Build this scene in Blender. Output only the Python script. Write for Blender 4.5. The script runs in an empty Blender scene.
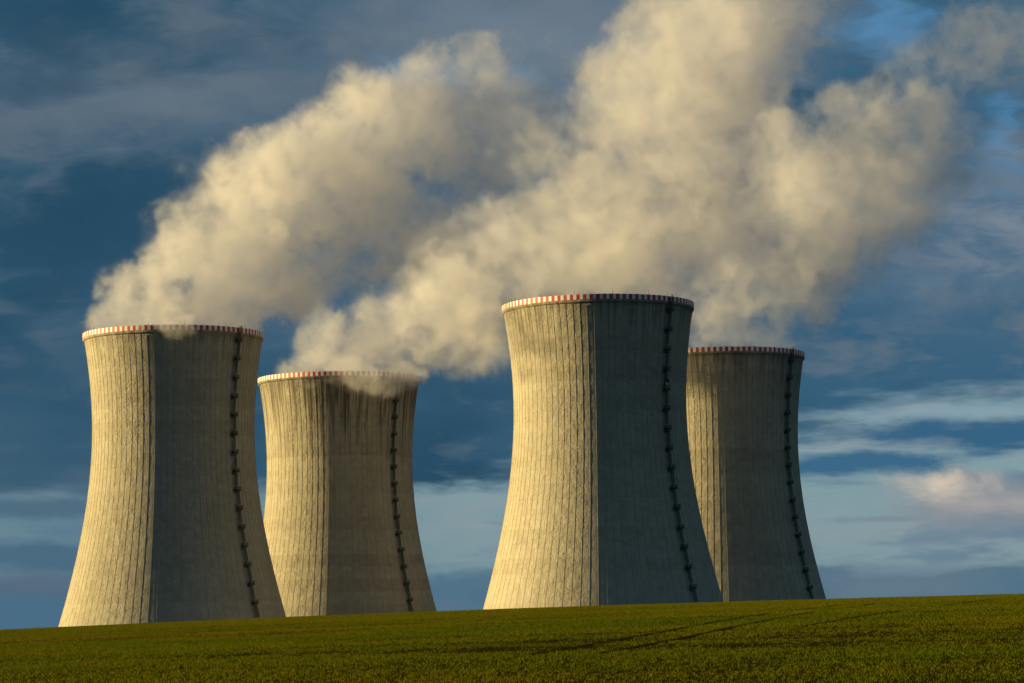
import bpy, bmesh, math, random
import numpy as np
from mathutils import Matrix, Vector, noise as mnoise

scene = bpy.context.scene
COL = scene.collection
R_ = math.radians

# ------------------------------------------------------------------ camera
CAM_Z = 36.0
cam_data = bpy.data.cameras.new('camera')
cam_data.sensor_width = 36.0
cam_data.lens = 2470.0 / 1024.0 * 36.0
cam_data.clip_start = 0.5
cam_data.clip_end = 40000.0
cam = bpy.data.objects.new('camera', cam_data)
COL.objects.link(cam)
cam.matrix_world = Matrix.Translation((0, 0, CAM_Z)) @ Matrix.Rotation(R_(90 + 5.9746), 4, 'X') @ Matrix.Rotation(R_(-0.89), 4, 'Z')
scene.camera = cam

# ------------------------------------------------------------------ sun, exposure
SUN_EL = 9.0
SUN_DIR = Vector((-0.9974, 0.0720, 0.0)) * math.cos(R_(SUN_EL)) + Vector((0, 0, math.sin(R_(SUN_EL))))
sun_data = bpy.data.lights.new('sun', 'SUN')
sun_data.energy = 4.6
sun_data.angle = R_(0.53)
sun_data.color = (1.0, 0.755, 0.335)
sun = bpy.data.objects.new('sun', sun_data)
sun.rotation_euler = SUN_DIR.to_track_quat('Z', 'Y').to_euler()
sun.location = (0, 0, 400)
COL.objects.link(sun)

scene.view_settings.view_transform = 'Standard'
scene.view_settings.look = 'None'
scene.view_settings.exposure = 1.1
scene.view_settings.gamma = 1.0
scene.cycles.max_bounces = 12
scene.cycles.diffuse_bounces = 3
scene.cycles.volume_bounces = 8
scene.cycles.volume_step_rate = 2.0
scene.cycles.volume_max_steps = 512
scene.cycles.use_adaptive_sampling = True
scene.cycles.adaptive_threshold = 0.02
scene.cycles.sample_clamp_indirect = 4.0


# ------------------------------------------------------------------ node helper
class Nodes:
    """Small builder: every method makes one node and returns its output socket."""
    def __init__(self, tree):
        self.t = tree

    def new(self, kind, **props):
        n = self.t.nodes.new(kind)
        for k, v in props.items():
            setattr(n, k, v)
        return n

    def put(self, sock, v):
        if isinstance(v, bpy.types.NodeSocket):
            self.t.links.new(v, sock)
        elif v is not None:
            if hasattr(sock.default_value, '__len__') and not hasattr(v, '__len__'):
                v = (v,) * len(sock.default_value)
            if hasattr(v, '__len__') and len(v) == 3 and len(sock.default_value) == 4:
                v = tuple(v) + (1.0,)
            sock.default_value = v

    def m(self, op, a, b=None, c=None, clamp=False):
        n = self.new('ShaderNodeMath', operation=op, use_clamp=clamp)
        for i, v in enumerate((a, b, c)):
            if v is not None:
                self.put(n.inputs[i], v)
        return n.outputs[0]

    def add(self, a, b): return self.m('ADD', a, b)
    def sub(self, a, b): return self.m('SUBTRACT', a, b)
    def mul(self, a, b): return self.m('MULTIPLY', a, b)

    def v(self, op, a, b=None, out=0):
        n = self.new('ShaderNodeVectorMath', operation=op)
        self.put(n.inputs[0], a)
        if b is not None:
            if op == 'SCALE':
                self.put(n.inputs['Scale'], b)
            else:
                self.put(n.inputs[1], b)
        return n.outputs[out]

    def xyz(self, a):
        n = self.new('ShaderNodeSeparateXYZ')
        self.put(n.inputs[0], a)
        return n.outputs[0], n.outputs[1], n.outputs[2]

    def vec(self, x, y, z):
        n = self.new('ShaderNodeCombineXYZ')
        for i, q in enumerate((x, y, z)):
            self.put(n.inputs[i], q)
        return n.outputs[0]

    def noise(self, vec, scale, detail=3.0, rough=0.5, color=False, dist=0.0):
        n = self.new('ShaderNodeTexNoise')
        self.put(n.inputs['Vector'], vec)
        n.inputs['Scale'].default_value = scale
        n.inputs['Detail'].default_value = detail
        n.inputs['Roughness'].default_value = rough
        n.inputs['Distortion'].default_value = dist
        return n.outputs['Color' if color else 'Fac']

    def voronoi(self, vec, scale, detail=0.0, rough=0.5, feature='SMOOTH_F1', smooth=0.6):
        n = self.new('ShaderNodeTexVoronoi', feature=feature)
        self.put(n.inputs['Vector'], vec)
        n.inputs['Scale'].default_value = scale
        n.inputs['Detail'].default_value = detail
        n.inputs['Roughness'].default_value = rough
        if 'Smoothness' in n.inputs:
            n.inputs['Smoothness'].default_value = smooth
        return n.outputs['Distance']

    def white(self, vec):
        n = self.new('ShaderNodeTexWhiteNoise', noise_dimensions='3D')
        self.put(n.inputs['Vector'], vec)
        return n.outputs['Value']

    def rng(self, x, a, b, c=0.0, d=1.0, smooth=True):
        n = self.new('ShaderNodeMapRange', interpolation_type='SMOOTHSTEP' if smooth else 'LINEAR', clamp=True)
        for i, q in enumerate((x, a, b, c, d)):
            self.put(n.inputs[i], q)
        return n.outputs[0]

    def mix(self, f, a, b, blend='MIX'):
        n = self.new('ShaderNodeMix', data_type='RGBA', blend_type=blend)
        self.put(n.inputs[0], f)
        self.put(n.inputs[6], a)
        self.put(n.inputs[7], b)
        return n.outputs[2]

    def ramp(self, f, stops):
        n = self.new('ShaderNodeValToRGB')
        self.put(n.inputs[0], f)
        e = n.color_ramp.elements
        while len(e) < len(stops):
            e.new(0.5)
        for q, (p, c) in zip(e, stops):
            q.position = p
            q.color = tuple(c) + (1.0,)
        return n.outputs[0]


# ------------------------------------------------------------------ world: low evening sky under a broken cloud deck
SKY_STRENGTH = 0.068
world = bpy.data.worlds.new('World')
scene.world = world
world.use_nodes = True
world.node_tree.nodes.clear()
N = Nodes(world.node_tree)
tc = N.new('ShaderNodeTexCoord')
D = N.v('NORMALIZE', tc.outputs['Generated'])
dx, dy, dz = N.xyz(D)
EL = N.mul(N.m('ARCSINE', dz), 57.29578)
AZ = N.mul(N.m('ARCTAN2', dx, dy), 57.29578)
nish = N.new('ShaderNodeTexSky', sky_type='NISHITA', sun_disc=False)
nish.sun_elevation = R_(SUN_EL)
nish.sun_rotation = math.atan2(SUN_DIR.x, SUN_DIR.y)
nish.air_density = 1.0
nish.dust_density = 0.6
nish.ozone_density = 2.0
def patch(az, el, raz, rel, vec_noise, rag=0.6, lo=1.25, hi=0.25):
    """soft ragged patch of cloud round one direction (degrees)"""
    a = N.m('DIVIDE', N.sub(N.add(AZ, N.mul(wa, min(1.0, raz * 0.55))), az), raz)
    e = N.m('DIVIDE', N.sub(N.add(EL, N.mul(we, min(1.0, rel * 0.95))), el), rel)
    d = N.m('SQRT', N.add(N.mul(a, a), N.mul(e, e)))
    return N.rng(N.add(d, N.mul(N.sub(vec_noise, 0.5), rag * 2)), lo, hi)


S = 10.0
c = lambda r, g, b: (r * S, g * S, b * S)
over = lambda f, k, col: N.mix(N.mul(f, k), skycol, col)
flat = N.v('MULTIPLY', D, (1.0, 1.0, 2.2))
streaky = N.v('MULTIPLY', D, (1.0, 1.0, 5.5))
warp = N.v('SCALE', N.v('SUBTRACT', N.noise(streaky, 9.0, 3.0, 0.5, color=True), (0.5, 0.5, 0.5)), 0.05)
flat = N.v('ADD', flat, warp)
n_big = N.noise(flat, 7.0, 3.0, 0.5)
n_mid = N.noise(flat, 15.0, 4.0, 0.5)
n_fine = N.noise(flat, 40.0, 6.0, 0.6)
n_str = N.noise(N.v('ADD', streaky, warp), 13.0, 7.0, 0.56)
n_str2 = N.noise(N.v('ADD', N.v('ADD', streaky, warp), (3.1, 1.7, 0.4)), 20.0, 7.0, 0.58)
wcol = N.noise(flat, 24.0, 5.0, 0.58, color=True)
wx_, wy_, wz_ = N.xyz(wcol)
wa = N.mul(N.sub(wx_, 0.5), 6.0)
we = N.mul(N.sub(wy_, 0.5), 2.6)
# clear evening sky low down, between the clouds
skycol = N.mix(0.85, nish.outputs[0], c(0.122, 0.212, 0.258))
skycol = N.mix(N.rng(N.add(AZ, wa), 3.0, -12.0, 0.0, 0.85), skycol, c(0.060, 0.130, 0.175))
# thin pale veil, then thin blue-grey streaks, then the bank on the horizon
skycol = over(N.rng(n_str2, 0.40, 0.75), N.rng(AZ, -6.0, 4.0, 0.25, 0.65), c(0.205, 0.225, 0.235))
skycol = over(N.rng(n_str, 0.51, 0.66), 0.7, c(0.075, 0.130, 0.190))
bank = N.rng(N.add(EL, N.mul(N.sub(n_str, 0.5), 2.2)), 0.95, 0.35)
skycol = over(bank, 0.9, N.mix(N.rng(n_mid, 0.4, 0.65), c(0.042, 0.100, 0.155), c(0.072, 0.118, 0.160)))
# single low clouds
skycol = over(patch(-11.0, 1.15, 3.2, 0.42, n_str, 0.5), 0.9, c(0.045, 0.095, 0.145))
skycol = over(patch(-11.5, 0.50, 3.2, 0.30, n_str2, 0.5), 0.8, c(0.065, 0.098, 0.138))
skycol = over(patch(-11.0, 2.25, 3.0, 0.24, n_str2, 0.6), 0.8, c(0.050, 0.095, 0.140))
skycol = over(patch(8.2, 1.72, 1.5, 0.09, n_str, 0.8), 0.7, c(0.13, 0.16, 0.20))
skycol = over(patch(9.2, 1.15, 1.0, 0.08, n_str2, 0.8), 0.6, c(0.13, 0.17, 0.21))
skycol = over(patch(11.0, 2.15, 2.9, 0.62, n_mid, 1.0), 0.9, c(0.160, 0.180, 0.205))
skycol = over(patch(9.8, 2.45, 0.95, 0.30, n_fine, 1.4, 1.8, -0.2), 0.95, c(0.44, 0.375, 0.30))
skycol = over(patch(11.0, 2.0, 1.1, 0.20, n_fine, 1.4, 1.8, 0.0), 0.6, c(0.30, 0.27, 0.25))
skycol = over(patch(10.9, 3.60, 4.6, 0.42, n_str2, 1.3), 1.0, c(0.026, 0.085, 0.155))
skycol = over(patch(7.7, 2.92, 2.5, 0.36, n_str, 1.3), 1.0, c(0.030, 0.095, 0.165))
# the deck: slate blue-grey, darkest at the left, bluer at the right
deck = N.mix(N.rng(n_big, 0.30, 0.72), c(0.014, 0.055, 0.095), c(0.032, 0.078, 0.124))
deck = N.mix(N.rng(N.add(AZ, wa), -1.0, 10.0, 0.0, 0.65), deck, c(0.026, 0.085, 0.150))
deck = N.mix(N.mul(N.rng(N.add(n_mid, N.mul(N.sub(n_fine, 0.5), 0.35)), 0.42, 0.74), N.rng(EL, 4.0, 10.0, 0.12, 0.6)), deck, c(0.098, 0.125, 0.155))
deck = N.mix(N.mul(patch(-8.3, 11.6, 6.5, 1.3, n_mid, 0.9, 1.5, -0.1), 0.75), deck, c(0.090, 0.125, 0.162))
deck = N.mix(N.mul(patch(1.0, 13.1, 6.0, 2.0, n_mid, 0.9, 1.5, -0.1), 0.85), deck, c(0.115, 0.150, 0.190))
deck = N.mix(N.mul(patch(11.0, 8.3, 4.0, 2.0, n_fine, 1.0, 1.4, 0.0), N.rng(n_fine, 0.40, 0.70, 0.2, 0.8)), deck, c(0.190, 0.215, 0.245))
hole = N.mul(N.rng(N.add(n_mid, N.mul(n_fine, 0.3)), 0.44, 0.34), N.rng(n_big, 0.40, 0.30))
hole = N.m('MAXIMUM', hole, N.mul(patch(8.7, 12.8, 1.1, 0.75, n_fine, 1.2, 1.4, 0.1), 0.62))
hole = N.m('MAXIMUM', hole, N.mul(patch(11.6, 10.2, 0.8, 1.0, n_fine, 1.2, 1.4, 0.1), 0.62))
hole = N.m('MAXIMUM', hole, N.mul(patch(-1.6, 12.2, 1.6, 0.5, n_fine, 0.9, 1.4, 0.1), 0.45))
deck = N.mix(N.mul(hole, 0.85), deck, N.mix(0.7, nish.outputs[0], c(0.070, 0.235, 0.46)))
deck = N.mix(N.mul(N.rng(N.add(n_big, N.mul(N.sub(n_mid, 0.5), 0.8)), 0.46, 0.28), 0.55), deck, c(0.012, 0.042, 0.075))
deck = N.mix(N.mul(N.rng(N.add(n_fine, N.mul(N.sub(n_mid, 0.5), 0.5)), 0.47, 0.75), N.rng(AZ, -9.0, 6.0, 0.12, 0.5)), deck, c(0.105, 0.128, 0.152))
# ragged lower edge of the deck, higher on the right
edge = N.m('MINIMUM', N.m('MAXIMUM', N.add(2.95, N.mul(AZ, 0.14)), 2.5), 4.35)
cover = N.rng(N.add(N.sub(EL, edge), N.mul(N.sub(n_str, 0.5), 2.6)), -0.35, 0.40)
skycol = N.mix(cover, skycol, deck)
# pale torn fringe just under the deck on the right
skycol = over(patch(10.0, 4.15, 4.0, 0.22, n_str2, 1.4), 0.5, c(0.17, 0.25, 0.30))
bg = N.new('ShaderNodeBackground')
N.put(bg.inputs['Color'], skycol)
bg.inputs['Strength'].default_value = SKY_STRENGTH
wo = N.new('ShaderNodeOutputWorld')
world.node_tree.links.new(bg.outputs[0], wo.inputs['Surface'])
world.cycles.sampling_method = 'MANUAL'
world.cycles.sample_map_resolution = 1024


# ------------------------------------------------------------------ materials
def new_mat(name):
    m = bpy.data.materials.new(name)
    m.use_nodes = True
    m.node_tree.nodes.clear()
    n = Nodes(m.node_tree)
    b = n.new('ShaderNodeBsdfPrincipled')
    o = n.new('ShaderNodeOutputMaterial')
    m.node_tree.links.new(b.outputs[0], o.inputs['Surface'])
    return m, n, b


RIBS = 84
LIFT = 1.5


def concrete(name, value=1.0, rib=False):
    m, n, b = new_mat(name)
    tc = n.new('ShaderNodeTexCoord')
    oi = n.new('ShaderNodeObjectInfo')
    at = n.new('ShaderNodeAttribute', attribute_type='OBJECT', attribute_name='["dirt"]')
    sd = n.new('ShaderNodeAttribute', attribute_type='OBJECT', attribute_name='["seed"]')
    P = tc.outputs['Object']
    x, y, z = n.xyz(P)
    ang = n.m('ARCTAN2', y, x)
    if rib:
        rr = n.v('SCALE', n.vec(oi.outputs['Random'], sd.outputs['Fac'], 0.0), 40.0)
    else:
        rr = n.vec(n.mul(sd.outputs['Fac'], 17.3), n.mul(sd.outputs['Fac'], 7.7), 0.0)
    # cylinder coordinates in metres: unrolled at the waist radius
    rad = n.m('SQRT', n.add(n.mul(x, x), n.mul(y, y)))
    cx, sx = n.m('DIVIDE', x, rad), n.m('DIVIDE', y, rad)
    unroll = n.v('ADD', n.vec(n.mul(cx, 28.0), n.mul(sx, 28.0), z), rr)
    thin = n.v('MULTIPLY', unroll, (1.0, 1.0, 0.035))
    streak = n.noise(thin, 0.9, 4.0, 0.62)                      # run-off streaks
    broad = n.noise(n.v('MULTIPLY', unroll, (1, 1, 0.35)), 0.07, 3.0, 0.55)
    blotch = n.noise(unroll, 0.35, 5.0, 0.65)
    grain = n.noise(unroll, 2.6, 3.0, 0.7)
    # each formwork panel has its own tone
    cell = n.vec(n.m('FLOOR', n.mul(n.add(ang, 3.2), RIBS / 6.28319)), n.m('FLOOR', n.m('DIVIDE', z, LIFT)), n.mul(sd.outputs['Fac'], 5.1))
    panel = n.white(cell)
    liftring = n.white(n.vec(0.0, n.m('FLOOR', n.m('DIVIDE', z, LIFT * 3)), sd.outputs['Fac']))
    v = n.add(0.59, n.mul(panel, 0.15))
    v = n.add(v, n.mul(n.sub(liftring, 0.4), 0.19))
    v = n.add(v, n.mul(n.sub(blotch, 0.5), 0.7))
    v = n.add(v, n.mul(n.sub(grain, 0.5), 0.30))
    v = n.add(v, n.mul(n.sub(broad, 0.5), 0.55))
    # dark run-off under the rim, stronger on dirty towers, with ragged streaky lower ends
    depth = n.sub(125.0, z)
    reach = n.add(2.0, n.mul(n.add(n.mul(n.rng(streak, 0.38, 0.72), 1.0), n.mul(broad, 0.3)), n.mul(at.outputs['Fac'], 42.0)))
    stain = n.rng(n.m('DIVIDE', depth, reach), 1.3, 0.05)
    stain = n.mul(stain, n.add(0.25, n.mul(n.rng(streak, 0.35, 0.6), 0.45)))
    stain = n.m('MINIMUM', n.mul(stain, n.add(0.55, n.mul(at.outputs['Fac'], 0.8))), 0.75)
    longs = n.mul(n.rng(streak, 0.52, 0.74), n.add(0.04, n.mul(at.outputs['Fac'], 0.26)))
    dark = n.m('MINIMUM', n.add(stain, longs), 0.8)
    col = n.ramp(v, [(0.0, (0.163, 0.145, 0.105)), (0.45, (0.326, 0.295, 0.218)), (1.0, (0.47, 0.43, 0.325))])
    col = n.mix(dark, col, (0.085, 0.075, 0.062))
    col = n.mix(1.0, col, (value, value, value), 'MULTIPLY')
    n.put(b.inputs['Base Color'], col)
    b.inputs['Roughness'].default_value = 0.92
    b.inputs['Specular IOR Level'].default_value = 0.15
    # joints between lifts, board marks and pores
    fr = n.m('FRACT', n.m('DIVIDE', z, LIFT))
    joint = n.rng(n.m('ABSOLUTE', n.sub(fr, 0.5)), 0.44, 0.5)
    h = n.add(n.mul(joint, -0.03), n.mul(grain, 0.22))
    h = n.add(h, n.mul(blotch, 0.6))
    h = n.add(h, n.mul(panel, 0.03))
    bp = n.new('ShaderNodeBump')
    bp.inputs['Strength'].default_value = 1.0
    bp.inputs['Distance'].default_value = 1.0
    n.put(bp.inputs['Height'], h)
    m.node_tree.links.new(bp.outputs[0], b.inputs['Normal'])
    return m


def paint(name, color, faded, fade=0.5):
    m, n, b = new_mat(name)
    at = n.new('ShaderNodeAttribute', attribute_type='GEOMETRY', attribute_name='wear')
    tc = n.new('ShaderNodeTexCoord')
    s = n.noise(n.v('MULTIPLY', tc.outputs['Object'], (1, 1, 0.4)), 1.5, 4.0, 0.6)
    f = n.m('MULTIPLY', at.outputs['Fac'], n.rng(s, 0.2, 0.7), clamp=True)
    n.put(b.inputs['Base Color'], n.mix(n.mul(f, fade), color, faded))
    b.inputs['Roughness'].default_value = 0.6
    return m


M_SHELL = concrete('weathered_concrete')
M_RIB = concrete('rib_concrete', 0.80, True)
M_RED = paint('red_paint', (0.50, 0.025, 0.03), (0.5, 0.16, 0.12), 0.9)
M_WHITE = paint('white_paint', (0.78, 0.76, 0.70), (0.55, 0.53, 0.47), 0.6)
M_STEEL, _n, _b = new_mat('dark_green_steel')
_t = _n.new('ShaderNodeTexCoord')
_n.put(_b.inputs['Base Color'], _n.ramp(_n.noise(_t.outputs['Object'], 2.0, 4.0), [(0.3, (0.008, 0.028, 0.018)), (0.8, (0.022, 0.05, 0.035))]))
_b.inputs['Roughness'].default_value = 0.55
M_LAMP, _n, _b = new_mat('pale_lamp_glass')
_t = _n.new('ShaderNodeTexCoord')
_n.put(_b.inputs['Base Color'], _n.ramp(_n.noise(_t.outputs['Object'], 4.0, 2.0), [(0.2, (0.7, 0.72, 0.75)), (0.9, (0.85, 0.86, 0.88))]))
_b.inputs['Roughness'].default_value = 0.25


# ------------------------------------------------------------------ object helpers
def link(name, mesh, mats, parent=None):
    o = bpy.data.objects.new(name, mesh)
    COL.objects.link(o)
    for m in mats:
        if mesh.materials.find(m.name) < 0:
            mesh.materials.append(m)
    if parent:
        o.parent = parent
    return o


def mesh_from_bm(name, bm, smooth=False):
    me = bpy.data.meshes.new(name)
    bmesh.ops.recalc_face_normals(bm, faces=bm.faces)
    bm.to_mesh(me)
    bm.free()
    if smooth:
        for p in me.polygons:
            p.use_smooth = True
    return me


def add_box(bm, c, s, mat=None):
    """box at centre c, size s, optional matrix"""
    r = bmesh.ops.create_cube(bm, size=1.0)
    for v in r['verts']:
        v.co = Vector((v.co.x * s[0] + c[0], v.co.y * s[1] + c[1], v.co.z * s[2] + c[2]))
        if mat:
            v.co = mat @ v.co


def add_bar(bm, a, b, w, h=None):
    """rectangular bar from a to b"""
    a, b = Vector(a), Vector(b)
    d = b - a
    L = d.length
    q = d.to_track_quat('Z', 'Y').to_matrix().to_4x4()
    mat = Matrix.Translation((a + b) / 2) @ q
    add_box(bm, (0, 0, 0), (w, h or w, L), mat)


def tag(o, label=None, cat=None, group=None, kind=None):
    if label: o['label'] = label
    if cat: o['category'] = cat
    if group: o['group'] = group
    if kind: o['kind'] = kind


def copy_tree(o, parent=None):
    c = o.copy()
    COL.objects.link(c)
    c.parent = parent
    for ch in list(o.children):
        copy_tree(ch, c)
    return c


# ------------------------------------------------------------------ ground
CREST = 240.0
gx0 = np.concatenate([-np.geomspace(72, 7000, 34)[::-1], np.arange(-71, 71.5, 1.0), np.geomspace(72, 7000, 34)])
gy0 = np.concatenate([-np.geomspace(4, 4000, 26)[::-1], np.arange(0, 60, 4.0), np.arange(60, 300, 1.0), np.arange(300, 420, 6.0), np.geomspace(425, 9000, 44)])


def ground_z(x, y):
    """height of the field: a long swell whose crest hides the foot of the plant"""
    x = np.asarray(x, float)
    y = np.asarray(y, float)
    near = -0.86 - 5.64e-5 * (np.maximum(y, 40.0) - CREST) ** 2
    d2 = (y - CREST) ** 2
    far = -0.86 - 40.0 * (1 - np.exp(-3.0e-4 * d2 / 40.0)) - 40.0 * np.clip((y - 1100) / 4000, 0, 1)
    z = np.where(y < CREST, near, far)
    xs = np.clip(x, -160, 160)
    lat = (0.0195 * xs - 0.035 * xs * xs / CREST) * np.exp(-(np.maximum(y - CREST, 0) / 300.0) ** 2)
    lat = lat * np.clip((y - 30) / 110.0, 0, 1)
    z = z + lat
    z = z + 0.05 * np.sin(x * 0.11 + 0.7 + y * 0.017) * np.sin(y * 0.071 + 1.3) + 0.035 * np.sin(x * 0.041 - y * 0.033)
    return z + CAM_Z


TRACKS = [  # (points x,y) wheel tracks left by the sprayer
    [(0.4, 92), (3.3, 103), (5.9, 113), (14.6, 145), (29.8, 200), (44.0, 252), (60, 310)],
    [(3.0, 92), (6.0, 103), (8.6, 113), (17.2, 145), (32.4, 200), (46.6, 252), (62, 310)],
    [(13.5, 118), (22.7, 145), (41.5, 200), (58.0, 250), (78.0, 312)],
    [(-40, 120), (-25.0, 172), (-15, 205), (-2, 252), (14, 310)],
    [(-37.4, 120), (-22.4, 172), (-12.4, 205), (0.6, 252), (16.6, 310)],
]


def track_x(tr, y):
    ty = np.array([p[1] for p in tr], float)
    tx = np.array([p[0] for p in tr], float)
    return np.interp(y, ty, tx)


GX, GY = np.meshgrid(gx0, gy0)
GZ = ground_z(GX, GY)
nx, ny = len(gx0), len(gy0)
vs = np.stack([GX.ravel(), GY.ravel(), GZ.ravel()], 1)
ii = (np.arange(ny - 1)[:, None] * nx + np.arange(nx - 1)[None, :]).ravel()
fs = np.stack([ii, ii + 1, ii + 1 + nx, ii + nx], 1)
gme = bpy.data.meshes.new('ground')
gme.from_pydata(vs.tolist(), [], fs.tolist())
for p in gme.polygons:
    p.use_smooth = True
M_SOIL, n, b = new_mat('field_soil')
tc = n.new('ShaderNodeTexCoord')
P = tc.outputs['Object']
rowv = n.v('MULTIPLY', P, (0.06, 0.30, 0.3))
f = n.add(n.mul(n.noise(rowv, 1.0, 4.0, 0.6), 0.6), n.mul(n.noise(P, 1.6, 4.0, 0.7), 0.4))
n.put(b.inputs['Base Color'], n.ramp(f, [(0.32, (0.030, 0.017, 0.006)), (0.5, (0.034, 0.028, 0.006)), (0.7, (0.034, 0.042, 0.004))]))
b.inputs['Roughness'].default_value = 1.0
b.inputs['Specular IOR Level'].default_value = 0.0
bp = n.new('ShaderNodeBump')
bp.inputs['Distance'].default_value = 0.25
n.put(bp.inputs['Height'], n.noise(P, 3.0, 5.0, 0.7))
n.t.links.new(bp.outputs[0], b.inputs['Normal'])
ground = link('ground', gme, [M_SOIL])
tag(ground, kind='structure')

# wheel tracks: strips of bare dark soil
M_TRACK, n, b = new_mat('wheel_track_soil')
tc = n.new('ShaderNodeTexCoord')
n.put(b.inputs['Base Color'], n.ramp(n.noise(tc.outputs['Object'], 1.2, 5.0, 0.7), [(0.3, (0.018, 0.011, 0.004)), (0.75, (0.040, 0.026, 0.008))]))
b.inputs['Roughness'].default_value = 1.0
b.inputs['Specular IOR Level'].default_value = 0.0
for tr in TRACKS:
    yy = np.arange(tr[0][1], tr[-1][1], 1.5)
    xx = track_x(tr, yy)
    bm = bmesh.new()
    rows = []
    for x, y in zip(xx, yy):
        w = 0.20 + 0.05 * math.sin(y * 1.3)
        rows.append([bm.verts.new((x + o, y, float(ground_z(x + o, y)) + 0.012)) for o in (-w, w)])
    for a, c in zip(rows, rows[1:]):
        bm.faces.new((a[0], a[1], c[1], c[0]))
    tag(link('wheel_track', mesh_from_bm('wheel_track', bm), [M_TRACK]), kind='structure')

# young crop: several hundred thousand tufts of three blades
rng = np.random.default_rng(7)
NT = 760000
ty = 58.0 + (285.0 - 58.0) * rng.random(NT) ** 0.72
tx = (rng.random(NT) * 2 - 1) * (ty * 0.225 + 8.0)
# crop grows in bands left by the seed drill: denser and thinner strips
ang = math.atan2(0.28, 1.0)
across = tx * math.cos(ang) - ty * math.sin(ang)
band = 0.5 + 0.22 * np.sin(across * 0.55 + 0.8 * np.sin(ty * 0.013)) + 0.18 * np.sin(across * 1.9 + 1.1) + 0.10 * np.sin(ty * 0.43 + 0.02 * tx)


def vnoise(x, y, s, seed):
    g = np.random.default_rng(seed).random((256, 256))
    u, v = x / s, y / s
    iu, iv = np.floor(u).astype(int), np.floor(v).astype(int)
    fu, fv = u - iu, v - iv
    fu, fv = fu * fu * (3 - 2 * fu), fv * fv * (3 - 2 * fv)
    q = lambda a, c: g[a % 256, c % 256]
    return (q(iu, iv) * (1 - fu) + q(iu + 1, iv) * fu) * (1 - fv) + (q(iu, iv + 1) * (1 - fu) + q(iu + 1, iv + 1) * fu) * fv


patch = 0.5 * vnoise(tx * 0.35 + 500, ty + 500, 9.0, 1) + 0.3 * vnoise(tx * 0.5 + 500, ty + 300, 3.0, 2) + 0.2 * vnoise(tx + 500, ty + 300, 0.8, 3)
vig = np.clip(0.55 * band + 0.75 * patch, 0, 1)
# thin strips along the contour where little has come up
row = vnoise(tx * 0.030 + 400, ty * 0.30 + 400 + 0.02 * tx, 1.0, 11) * 0.6 + vnoise(tx * 0.075 + 400, ty * 0.62 + 410, 1.0, 12) * 0.4
bare = np.clip((row - 0.50) / 0.20, 0, 1) * np.clip((ty - 55.0) / 45.0, 0.25, 1)
nearness = np.clip((150.0 - ty) / 90.0, 0, 1)
keep = rng.random(NT) < np.clip(0.30 + 1.0 * vig - 0.50 * bare - 0.12 * nearness, 0.04, 1)
for tr in TRACKS:
    keep &= ~((np.abs(tx - track_x(tr, ty)) < 0.16 + 0.14 * vnoise(tx + 50, ty + 77, 2.5, 21)) & (ty > tr[0][1]))
tx, ty, vig, patch, bare = tx[keep], ty[keep], vig[keep], patch[keep], bare[keep]
NT = len(tx)
tz = ground_z(tx, ty)
NB = 3
base = np.repeat(np.stack([tx, ty, tz], 1), NB, 0)
k = NT * NB
a = rng.random(k) * 6.2832
h = (0.04 + 0.065 * rng.random(k)) * (0.7 + 0.6 * np.repeat(vig, NB)) * (1 - 0.35 * np.repeat(bare, NB))
w = 0.012 + 0.013 * rng.random(k)
off = (rng.random((k, 2)) - 0.5) * 0.16
lean = 0.25 + 0.6 * rng.random(k)
base[:, :2] += off
base[:, 2] -= 0.01
du = np.stack([np.cos(a), np.sin(a)], 1)
la = rng.random(k) * 6.2832
dl = np.stack([np.cos(la), np.sin(la)], 1)
V = np.empty((k, 3, 3))
V[:, 0] = base
V[:, 0, :2] -= du * w[:, None]
V[:, 1] = base
V[:, 1, :2] += du * w[:, None]
V[:, 2] = base
V[:, 2, :2] += dl * (h * lean)[:, None]
V[:, 2, 2] += h
cm = bpy.data.meshes.new('grass')
cm.vertices.add(k * 3)
cm.vertices.foreach_set('co', V.reshape(-1))
cm.loops.add(k * 3)
cm.loops.foreach_set('vertex_index', np.arange(k * 3, dtype=np.int32))
cm.polygons.add(k)
cm.polygons.foreach_set('loop_start', np.arange(0, k * 3, 3, dtype=np.int32))
tone = np.clip(0.37 + 0.10 * np.repeat(np.clip((ty - 130) / 90, 0, 1), NB) + 0.55 * (np.repeat(patch, NB) - 0.4) + 0.30 * rng.random(k) ** 1.5 + 0.25 * np.repeat(bare, NB), 0, 1)
at_ = cm.attributes.new('tone', 'FLOAT', 'FACE')
at_.data.foreach_set('value', tone.astype(np.float32))
cm.update()
M_CROP, n, b = new_mat('young_crop')
at = n.new('ShaderNodeAttribute', attribute_type='GEOMETRY', attribute_name='tone')
cc = n.ramp(at.outputs['Fac'], [(0.0, (0.036, 0.068, 0.002)), (0.5, (0.086, 0.112, 0.003)), (0.78, (0.138, 0.128, 0.004)), (1.0, (0.15, 0.085, 0.010))])
n.put(b.inputs['Base Color'], cc)
b.inputs['Roughness'].default_value = 0.8
b.inputs['Specular IOR Level'].default_value = 0.02
tr_ = n.new('ShaderNodeBsdfTranslucent')
n.put(tr_.inputs['Color'], cc)
mx = n.new('ShaderNodeMixShader')
mx.inputs[0].default_value = 0.35
n.t.links.new(b.outputs[0], mx.inputs[1])
n.t.links.new(tr_.outputs[0], mx.inputs[2])
n.t.links.new(mx.outputs[0], [q for q in n.t.nodes if q.type == 'OUTPUT_MATERIAL'][0].inputs['Surface'])
crop = link('grass', cm, [M_CROP])
tag(crop, kind='stuff')


# ------------------------------------------------------------------ cooling towers
H, WAIST_Z, WAIST_R, CURVE = 125.0, 93.0, 27.2, 65.5
FOOT = -7.0
BAND_H = 1.55


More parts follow.
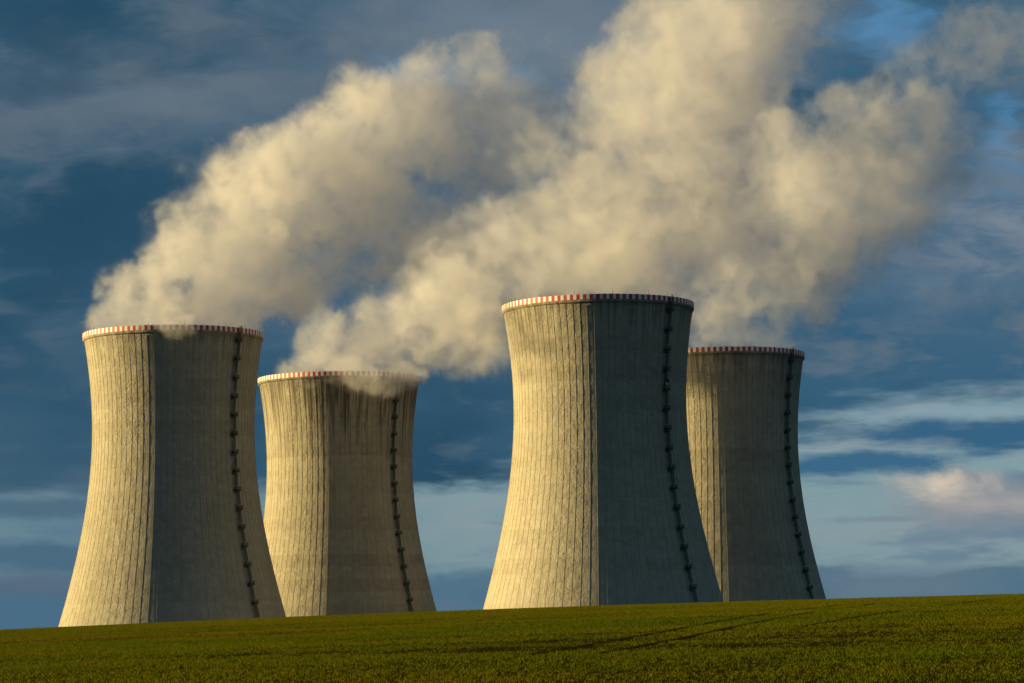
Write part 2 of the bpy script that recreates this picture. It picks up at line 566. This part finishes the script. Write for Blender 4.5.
def shell_r(z):
    return WAIST_R * math.sqrt(1 + ((z - WAIST_Z) / CURVE) ** 2)


def shell_slope(z):
    return (shell_r(z + 0.05) - shell_r(z - 0.05)) / 0.1


LEVELS = [FOOT + (H - FOOT) * i / 40 for i in range(41)]


def make_shell():
    seg = RIBS * 2
    bm = bmesh.new()
    prof = [(shell_r(z), z) for z in LEVELS] + [(shell_r(z) - 0.45, z) for z in reversed(LEVELS)]
    rings = []
    for r, z in prof:
        rings.append([bm.verts.new((r * math.cos(2 * math.pi * i / seg), r * math.sin(2 * math.pi * i / seg), z)) for i in range(seg)])
    for A, B in zip(rings, rings[1:]):
        for i in range(seg):
            j = (i + 1) % seg
            bm.faces.new((A[i], A[j], B[j], B[i]))
    me = mesh_from_bm('shell', bm, True)
    return me


def make_rib():
    """one raised meridian rib, following the shell"""
    zs = LEVELS[::2]
    bm = bmesh.new()
    rows = []
    for z in zs:
        if z > H - BAND_H: z = H - BAND_H - 0.05
        r = shell_r(z)
        rows.append([bm.verts.new(p) for p in ((r - 0.08, -0.11, z), (r + 0.042, -0.06, z), (r + 0.042, 0.06, z), (r - 0.08, 0.11, z))])
    for A, B in zip(rows, rows[1:]):
        for i in range(3):
            bm.faces.new((A[i], A[i + 1], B[i + 1], B[i]))
    me = bpy.data.meshes.new('rib')
    bm.to_mesh(me)
    bm.free()
    return me


def make_ring():
    """thickened rim lip under and behind the painted band"""
    seg = 188
    r0 = shell_r(H)
    prof = [(r0 - 0.1, H - 2.4), (r0 + 0.12, H - 2.15), (r0 + 0.16, H - BAND_H), (r0 + 0.16, H + 0.02), (r0 - 0.62, H + 0.02), (r0 - 0.62, H - 2.4)]
    bm = bmesh.new()
    rings = [[bm.verts.new((r * math.cos(2 * math.pi * i / seg), r * math.sin(2 * math.pi * i / seg), z)) for i in range(seg)] for r, z in prof]
    for A, B in zip(rings, rings[1:] + rings[:1]):
        for i in range(seg):
            j = (i + 1) % seg
            bm.faces.new((A[i], A[j], B[j], B[i]))
    return mesh_from_bm('rim', bm)


def make_band(red):
    """the painted facing blocks of one colour (94 of each), 4 cm proud of the rim"""
    rnd = random.Random(5 + red)
    seg = 188
    r0 = shell_r(H) + 0.20
    bm = bmesh.new()
    wear = []
    for i in range(seg):
        if (i % 2 == 0) != bool(red):
            continue
        w = rnd.random() ** 3
        vv = []
        g = 0.0006
        for k, rr in ((0, r0), (1, r0), (0, r0 - 0.3), (1, r0 - 0.3)):
            t = 2 * math.pi * (i + k) / seg + (g if k == 0 else -g)
            for z in (H - BAND_H, H + 0.05):
                vv.append(bm.verts.new((rr * math.cos(t), rr * math.sin(t), z)))
        a0, a1, b0, b1, c0, c1, d0, d1 = vv
        for q in ((a0, b0, b1, a1), (c0, c1, d1, d0), (a1, b1, d1, c1), (a0, c0, d0, b0), (a0, a1, c1, c0), (b0, d0, d1, b1)):
            bm.faces.new(q)
            wear.append(w)
    me = mesh_from_bm('band', bm)
    a = me.attributes.new('wear', 'FLOAT', 'FACE')
    a.data.foreach_set('value', wear)
    return me


# everything on the ladder line is built on the local -Y side
def face_point(z, out, side=0.0):
    return Vector((side, -(shell_r(z) + out), z))


PLAT_Z = [H - 4.1 - 6.1 * i for i in range(20)]


def make_platform_deck():
    bm = bmesh.new()
    add_box(bm, (0, -0.75, -0.07), (2.1, 1.3, 0.14))
    for y in (-0.2, -0.75, -1.3):
        add_box(bm, (0, y, -0.19), (2.1, 0.10, 0.12))
    add_box(bm, (-1.0, -0.75, -0.22), (0.1, 1.3, 0.2))
    add_box(bm, (1.0, -0.75, -0.22), (0.1, 1.3, 0.2))
    return mesh_from_bm('platform', bm)


def make_railing():
    bm = bmesh.new()
    for i in range(9):
        x = -1.02 + 2.04 * i / 8
        add_box(bm, (x, -1.36, 0.50), (0.07 if i % 4 == 0 else 0.04, 0.06, 1.1))
    for x in (-1.02, 1.02):
        for y in (-0.25, -0.6, -0.98):
            add_box(bm, (x, y, 0.50), (0.06, 0.05, 1.1))
    for z in (0.10, 0.56, 1.04):
        hh = 0.26 if z < 0.2 else 0.07
        add_box(bm, (0, -1.36, z), (2.1, 0.05, hh))
        for x in (-1.02, 1.02):
            add_box(bm, (x, -0.80, z), (0.045, 1.06, hh - 0.01))
    return mesh_from_bm('railing', bm)


def make_bracket():
    bm = bmesh.new()
    for x in (-0.9, 0.9):
        add_bar(bm, (x, 0.05, -1.0), (x, -1.25, -0.22), 0.10)
        add_bar(bm, (x, 0.02, -1.1), (x, 0.02, -0.2), 0.10)
    add_bar(bm, (-0.9, -0.02, -0.95), (0.9, -0.02, -0.95), 0.08)
    return mesh_from_bm('bracket', bm)


def make_ladder(L):
    bm = bmesh.new()
    for x in (-0.24, 0.24):
        add_box(bm, (x, 0, L / 2), (0.10, 0.08, L))
    k = int(L / 0.32)
    for i in range(k):
        add_box(bm, (0, 0, 0.2 + 0.32 * i), (0.48, 0.035, 0.035))
    for z in (0.8, L / 2, L - 0.8):
        add_box(bm, (0, 0.32, z), (0.5, 0.62, 0.06))
    return mesh_from_bm('ladder', bm)


def make_cage(L):
    bm = bmesh.new()
    pts = [(0.40 * math.cos(t), -0.38 - 0.40 * math.sin(t)) for t in [math.pi * (-0.12 + 1.24 * i / 6) for i in range(7)]]
    z = 1.4
    while z < L:
        for p, q in zip(pts, pts[1:]):
            add_bar(bm, (p[0], p[1], z), (q[0], q[1], z), 0.05, 0.07)
        z += 0.65
    for p in pts[::1]:
        add_box(bm, (p[0], p[1], (1.4 + L) / 2), (0.09, 0.04, L - 1.4))
    return mesh_from_bm('safety_cage', bm)


def make_rod():
    bm = bmesh.new()
    bmesh.ops.create_cone(bm, cap_ends=True, segments=6, radius1=0.07, radius2=0.025, depth=1.5, matrix=Matrix.Translation((0, 0, 0.75)))
    bmesh.ops.create_cone(bm, cap_ends=True, segments=6, radius1=0.13, radius2=0.10, depth=0.25, matrix=Matrix.Translation((0, 0, 0.125)))
    return mesh_from_bm('lightning_rod', bm)


def make_tower():
    root = bpy.data.objects.new('cooling_tower', None)
    COL.objects.link(root)
    root.empty_display_size = 10
    link('shell', make_shell(), [M_SHELL], root)
    link('rim', make_ring(), [M_SHELL], root)
    o = link('red_blocks', make_band(1), [M_RED], root); o['kind'] = 'stuff'
    o = link('white_blocks', make_band(0), [M_WHITE], root); o['kind'] = 'stuff'
    rib = make_rib()
    for i in range(RIBS):
        o = link('rib', rib, [M_RIB], root)
        o.rotation_euler.z = 2 * math.pi * (i + 0.5) / RIBS
    deck, rail, brk = make_platform_deck(), make_railing(), make_bracket()
    Lf = 6.25
    lad, cage = make_ladder(Lf), make_cage(Lf)
    for i, z in enumerate(PLAT_Z):
        p = link('platform', deck, [M_STEEL], root)
        p.location = face_point(z, 0.15)
        link('railing', rail, [M_STEEL], p)
        link('bracket', brk, [M_STEEL], p).location = (0, 0.0, 0)
        # flight that climbs from this platform to the next one above, alternating sides
        zt = PLAT_Z[i - 1] if i else H + 0.6
        s = 0.16 if i % 2 else -0.16
        a, c = face_point(z, 0.55, s), face_point(min(zt, H), 0.55 if i else 0.95, s)
        c.z = zt
        l = link('ladder', lad, [M_STEEL], root)
        l.location = a
        d = c - a
        l.rotation_euler = (math.atan2(-d.y, d.z), 0, 0)
        l.scale.z = d.length / Lf
        link('safety_cage', cage, [M_STEEL], l)
    rod = make_rod()
    for i in range(16):
        t = 2 * math.pi * (i + 0.3) / 16
        o = link('lightning_rod', rod, [M_STEEL], root)
        o.location = ((shell_r(H) - 0.2) * math.cos(t), (shell_r(H) - 0.2) * math.sin(t), H)
    return root


TOWERS = [  # x, y, rim height over the camera, azimuth of the ladder line, dirt, label
    (-113.0, 820.0, 89.87, 53.0, 0.22, 'leftmost cooling tower with one small steam curl over its rim'),
    (-65.35, 926.36, 83.88, 49.0, 0.85, 'smaller stained cooling tower second from the left, steam spilling down over its rim'),
    (27.40, 777.72, 92.38, 45.0, 0.30, 'largest and tallest cooling tower, right of centre, with two pale fixtures beside its ladder'),
    (73.98, 880.0, 85.97, 51.0, 0.35, 'rightmost cooling tower, partly hidden behind the tallest one'),
]
proto = make_tower()
towers = []
for i, (x, y, zr, rot, dirt, lab) in enumerate(TOWERS):
    t = proto if i == 0 else copy_tree(proto)
    towers.append(t)
for i, (x, y, zr, rot, dirt, lab) in enumerate(TOWERS):
    t = towers[i]
    t.location = (x, y, CAM_Z + zr - H)
    t.rotation_euler = (0, 0, R_(rot))
    if i == 0:
        t.scale = (0.983, 0.983, 1.0)
    tag(t, lab, 'cooling tower', 'cooling towers of the power plant')
    for ch in t.children:
        if ch.name.split('.')[0] in ('shell', 'rim', 'rib'):
            ch['dirt'] = dirt
            ch['seed'] = 1.0 + i * 0.71

# two pale-faced fixtures by the ladder of the tallest tower
def fixture(z, side, out):
    bm = bmesh.new()
    add_box(bm, (0, 0, 0), (0.62, 0.5, 0.8))
    add_box(bm, (0, 0.5, -0.2), (0.12, 1.0, 0.12))
    add_box(bm, (0, -0.05, 0.44), (0.72, 0.62, 0.08))
    f = link('lamp', mesh_from_bm('lamp', bm), [M_STEEL], towers[2])
    f.location = face_point(z, out, side)
    bm = bmesh.new()
    bmesh.ops.create_uvsphere(bm, u_segments=12, v_segments=8, radius=0.34)
    for v in bm.verts:
        v.co.y *= 0.6
    c = link('lamp_cover', mesh_from_bm('lamp_cover', bm, True), [M_LAMP], f)
    c.location = (0.38 if side > 0 else 0.30, -0.2, 0.22)
    f['label'] = 'small dark fixture with a pale round face'


fixture(PLAT_Z[3] - 3.4, 1.05, 0.9)
fixture(PLAT_Z[4] + 1.3, -1.05, 1.3)

# ------------------------------------------------------------------ steam
M_STEAM = bpy.data.materials.new('steam')
M_STEAM.use_nodes = True
M_STEAM.node_tree.nodes.clear()
n = Nodes(M_STEAM.node_tree)
pv = n.new('ShaderNodeVolumePrincipled')
pv.inputs['Color'].default_value = (0.960, 0.955, 0.968, 1)
pv.inputs['Density'].default_value = 1.0
pv.inputs['Density Attribute'].default_value = 'density'
pv.inputs['Anisotropy'].default_value = 0.6
om = n.new('ShaderNodeOutputMaterial')
n.t.links.new(pv.outputs[0], om.inputs['Volume'])
M_STEAM.cycles.volume_step_rate = 1.0


def steam(tower, puffs, label, dens, seed, voxel=0.7, warp=9.0, rag=0.95):
    """puffs: (x, y, z, radius, fullness) in metres from the rim centre; the vapour between them is ragged by noise"""
    g = bpy.data.node_groups.new('steam_field', 'GeometryNodeTree')
    g.interface.new_socket('Geometry', in_out='INPUT', socket_type='NodeSocketGeometry')
    g.interface.new_socket('Geometry', in_out='OUTPUT', socket_type='NodeSocketGeometry')
    n = Nodes(g)
    P = n.new('GeometryNodeInputPosition').outputs[0]
    Q = n.v('ADD', P, (seed * 31.7, seed * 13.1, seed * 7.9))
    w1 = n.v('SCALE', n.v('SUBTRACT', n.noise(Q, 1 / 26.0, 1.0, 0.5, color=True), (0.5, 0.5, 0.5)), warp * 2.2)
    w2 = n.v('SCALE', n.v('SUBTRACT', n.noise(Q, 1 / 9.0, 4.0, 0.6, color=True), (0.5, 0.5, 0.5)), warp * 1.7)
    # the warp dies out close to the mouth so that steam leaves the rim cleanly
    px_, _, pz = n.xyz(P)
    soft = n.rng(pz, -10.0, 14.0, 0.40, 1.0)
    W = n.v('ADD', P, n.v('SCALE', n.v('ADD', w1, w2), soft))
    prod = None
    for (x, y, z, r, f) in puffs:
        d = n.v('DISTANCE', W, (x, y, z), out=1)
        s = n.rng(d, r * 1.25, r * 0.25, 1.0, 1.0 - f)
        prod = s if prod is None else n.mul(prod, s)
    U = n.mul(n.sub(1.0, prod), 0.94)
    fb = n.noise(n.v('ADD', Q, w2), 1 / 30.0, 6.0, 0.64)
    bl = n.m('ABSOLUTE', n.sub(n.noise(n.v('ADD', Q, w2), 1 / 15.0, 5.0, 0.58), 0.5))
    fine = n.noise(n.v('ADD', Q, w2), 1 / 7.0, 5.0, 0.70)
    f = n.add(U, n.mul(n.sub(fb, 0.5), rag * 1.7))
    f = n.add(f, n.mul(n.sub(0.10, bl), rag * 1.6))
    f = n.add(f, n.mul(n.sub(fine, 0.5), rag * 0.90))
    core = n.rng(f, 0.34, 0.92)
    veil = n.rng(f, -0.05, 0.55, 0.0, 0.16)
    den = n.mul(n.add(core, veil), dens)
    den = n.mul(den, n.rng(fine, 0.33, 0.66, 0.25, 1.8))
    den = n.mul(den, n.rng(U, 0.04, 0.22))
    # the steam evaporates downwind
    den = n.mul(den, n.rng(px_, 40.0, 135.0, 1.0, 0.38))
    pts = np.array([p[:3] for p in puffs])
    rad = np.array([p[3] for p in puffs])[:, None]
    lo = (pts - rad * 1.2).min(0) - 2
    hi = (pts + rad * 1.2).max(0) + 2
    vc = n.new('GeometryNodeVolumeCube')
    n.put(vc.inputs['Density'], den)
    vc.inputs['Min'].default_value = lo.tolist()
    vc.inputs['Max'].default_value = hi.tolist()
    for ax, s in zip('XYZ', hi - lo):
        vc.inputs['Resolution ' + ax].default_value = int(s / voxel)
    sm = n.new('GeometryNodeSetMaterial')
    sm.inputs['Material'].default_value = M_STEAM
    go = n.new('NodeGroupOutput')
    g.links.new(vc.outputs[0], sm.inputs[0])
    g.links.new(sm.outputs[0], go.inputs[0])
    vol = bpy.data.volumes.new('steam_plume')
    vol.materials.append(M_STEAM)
    o = bpy.data.objects.new('steam_plume', vol)
    COL.objects.link(o)
    o.location = tower.location + Vector((0, 0, H))
    md = o.modifiers.new('steam_field', 'NODES')
    md.node_group = g
    tag(o, label, 'steam', 'steam plumes rising from the towers')
    return o


PLUMES = [  # (tower, [(x, y, z, radius, fullness) in metres from the centre of its rim], label, density, seed)
    (0, [
        (-20.4, 0.0, 4.6, 9.4, 1.00), (-9.4, 0.0, 6.1, 10.7, 1.00), (4.0, -0.1, 6.9, 11.4, 1.00), (16.4, -0.9, 5.9, 10.7, 1.00), (24.2, -2.0, 3.0, 6.7, 0.90),
        (3.1, -30.0, 0.2, 4.8, 0.90), (6.0, -32.0, -1.7, 3.9, 1.00), (9.6, -30.1, -0.6, 3.9, 0.90), (-5.2, -28.0, 1.2, 5.2, 0.75), (-11.1, 0.0, 13.5, 14.1, 1.00),
        (5.7, -0.1, 18.3, 19.4, 1.00), (22.6, -1.7, 11.8, 14.0, 0.95), (4.0, -0.1, 31.9, 16.7, 1.00), (22.6, -1.7, 33.0, 20.7, 1.00), (39.5, -3.9, 20.6, 16.6, 0.85),
        (17.6, -1.1, 46.8, 16.0, 1.00), (34.6, -3.4, 49.5, 19.3, 1.00), (46.4, -4.6, 42.3, 19.9, 1.00), (58.0, -5.8, 30.2, 15.2, 0.60), (49.9, -4.9, 62.5, 17.2, 1.00),
        (65.0, -6.4, 55.3, 21.1, 1.00), (73.2, -7.3, 41.5, 14.8, 0.50), (68.5, -6.8, 73.1, 16.5, 1.00), (86.9, -8.6, 68.0, 18.4, 1.00), (90.4, -8.9, 81.5, 15.8, 1.00),
        (105.5, -10.4, 84.3, 14.4, 0.90), (110.3, -10.9, 74.0, 18.3, 0.62), (123.5, -12.2, 66.8, 19.0, 0.56), (130.3, -12.9, 78.3, 17.0, 0.52), (131.5, -13.1, 51.4, 19.0, 0.52),
        (91.7, -9.1, 51.0, 13.8, 0.36), (42.8, -4.3, 9.8, 11.9, 0.50), (54.6, -5.4, 16.2, 12.6, 0.50), (81.5, -8.1, 33.5, 15.1, 0.48), (94.7, -9.4, 29.1, 13.8, 0.40),
        (76.3, -7.6, 22.3, 13.8, 0.42), (99.9, -9.9, 40.6, 13.1, 0.25), (143.3, -14.2, 64.4, 18.0, 0.42), (97.0, -54.6, -1.2, 12.4, 0.62), (106.3, -55.6, -9.3, 12.4, 0.66),  # last two puffs: low veil added to shade the tallest tower's top
        (111.7, -11.1, 53.7, 17.7, 0.45), (100.1, -9.9, 59.1, 16.4, 0.45),
    ], 'steam plume blowing right from the leftmost tower', 0.075, 1),
    (1, [
        (-20.3, 0.0, 2.9, 7.5, 0.95), (-10.1, 0.0, 5.0, 9.0, 1.00), (2.3, -0.1, 6.3, 10.5, 1.00), (16.4, -2.8, 5.0, 10.5, 1.00), (26.3, -6.9, 1.5, 6.0, 0.90),
        (2.4, -29.0, -0.2, 6.2, 1.00), (8.8, -31.5, -2.3, 7.3, 1.00), (16.5, -34.3, -5.2, 7.2, 1.00), (22.0, -34.3, -5.3, 6.1, 1.00), (26.6, -30.6, -2.5, 6.2, 1.00),
        (29.3, -26.2, -1.1, 5.1, 0.90), (-7.8, -29.0, -0.0, 5.1, 0.70), (-5.2, 0.0, 14.0, 13.5, 1.00), (12.7, -1.7, 18.1, 16.5, 1.00), (28.0, -7.8, 17.2, 16.4, 1.00),
        (41.5, -12.4, 12.0, 15.5, 0.72), (53.6, -16.0, 19.6, 14.7, 0.60), (35.0, -10.4, 29.9, 17.1, 1.00), (50.1, -14.9, 39.3, 17.7, 1.00), (38.9, -11.5, 42.2, 14.1, 0.95),
        (65.2, -19.4, 48.9, 17.6, 1.00), (74.6, -22.2, 58.8, 13.2, 0.95), (57.4, -17.1, 26.9, 16.9, 0.75), (53.4, -16.0, 8.4, 11.8, 0.55), (79.9, -23.9, 42.4, 18.3, 0.90),
        (90.5, -27.3, 25.1, 17.5, 0.70), (94.7, -28.4, 54.5, 18.2, 0.70), (112.5, -34.0, 38.6, 18.1, 0.60), (-7.0, 0.0, 22.4, 11.3, 0.50), (81.9, -77.0, 3.5, 15.8, 0.75),
        (102.6, -77.8, 3.1, 15.1, 0.75),  # this puff and the one before: unseen, added to shade the rightmost tower's top
    ], 'steam plume blowing right from the second tower from the left', 0.075, 2),
    (2, [
        (-21.3, 0.0, 4.1, 7.6, 1.00), (-8.6, 0.0, 5.8, 8.8, 1.00), (4.2, -0.1, 6.9, 9.5, 1.00), (16.7, -2.6, 5.1, 8.8, 1.00), (24.6, -6.0, 2.0, 5.0, 0.90),
        (-19.5, 0.0, 16.5, 16.4, 0.85), (1.3, -0.0, 21.0, 20.8, 1.00), (16.9, -2.6, 17.2, 18.2, 1.00), (-11.2, 0.0, 35.7, 18.9, 0.60), (11.1, -1.0, 36.8, 21.4, 1.00),
        (-2.9, 0.0, 53.3, 17.6, 0.48), (17.8, -2.6, 55.7, 22.0, 1.00), (32.8, -9.6, 41.4, 21.8, 1.00), (19.7, -3.2, 75.0, 19.5, 1.00), (35.0, -10.1, 66.9, 21.8, 1.00),
        (40.0, -11.5, 85.8, 21.8, 1.00), (27.9, -6.6, 92.0, 18.8, 1.00), (55.4, -16.2, 87.6, 18.6, 0.90), (68.9, -20.5, 83.2, 14.8, 0.60), (7.0, -0.3, 71.0, 15.8, 0.60),
        (46.7, -13.4, 107.8, 23.3, 0.95), (71.2, -20.9, 111.8, 21.6, 0.75), (-20.5, 0.0, 50.4, 16.4, 0.42), (38.5, -11.5, 21.9, 17.1, 0.80),
    ], 'broad steam plume rising from the tallest tower to the top of the picture', 0.05, 3),
    (3, [
        (-18.2, 0.0, 2.9, 7.9, 1.00), (-6.7, 0.0, 4.9, 8.9, 1.00), (5.9, -0.0, 5.4, 9.3, 1.00), (17.6, -0.5, 3.7, 7.9, 1.00), (25.4, -1.0, 1.0, 4.3, 0.85),
        (-6.4, 0.0, 16.4, 16.1, 1.00), (8.0, -0.1, 19.8, 17.9, 1.00), (20.5, -0.6, 19.5, 12.9, 0.80), (3.1, -0.0, 38.0, 21.5, 1.00), (22.8, -0.8, 39.4, 22.2, 1.00),
        (26.9, -1.0, 59.3, 22.2, 1.00), (44.5, -2.1, 47.9, 21.5, 1.00), (45.2, -2.1, 71.6, 20.8, 1.00), (61.0, -2.9, 63.9, 22.3, 1.00), (73.8, -3.6, 72.7, 19.4, 1.00),
        (77.7, -3.7, 83.5, 15.8, 0.90), (59.9, -2.9, 85.8, 16.5, 0.95), (49.3, -2.3, 91.6, 11.5, 0.85), (67.8, -3.3, 52.8, 18.7, 0.90), (82.4, -4.0, 65.2, 14.4, 0.80),
        (29.6, -1.4, 26.5, 16.1, 0.75), (36.5, -1.8, 17.4, 12.9, 0.50), (47.6, -2.3, 31.6, 14.3, 0.50), (20.4, -0.5, 81.4, 17.9, 0.70), (89.2, -4.3, 105.2, 20.2, 0.36),
        (103.8, -5.0, 115.9, 22.4, 0.40), (119.5, -5.8, 104.4, 22.5, 0.38), (67.7, -3.2, 105.8, 14.4, 0.35),
    ], 'steam plume leaning right from the rightmost tower', 0.05, 4),
]
for tw, puffs, lab, dens, seed in PLUMES:
    steam(towers[tw], puffs, lab, dens, seed, rag=1.5 if tw < 2 else 1.25)
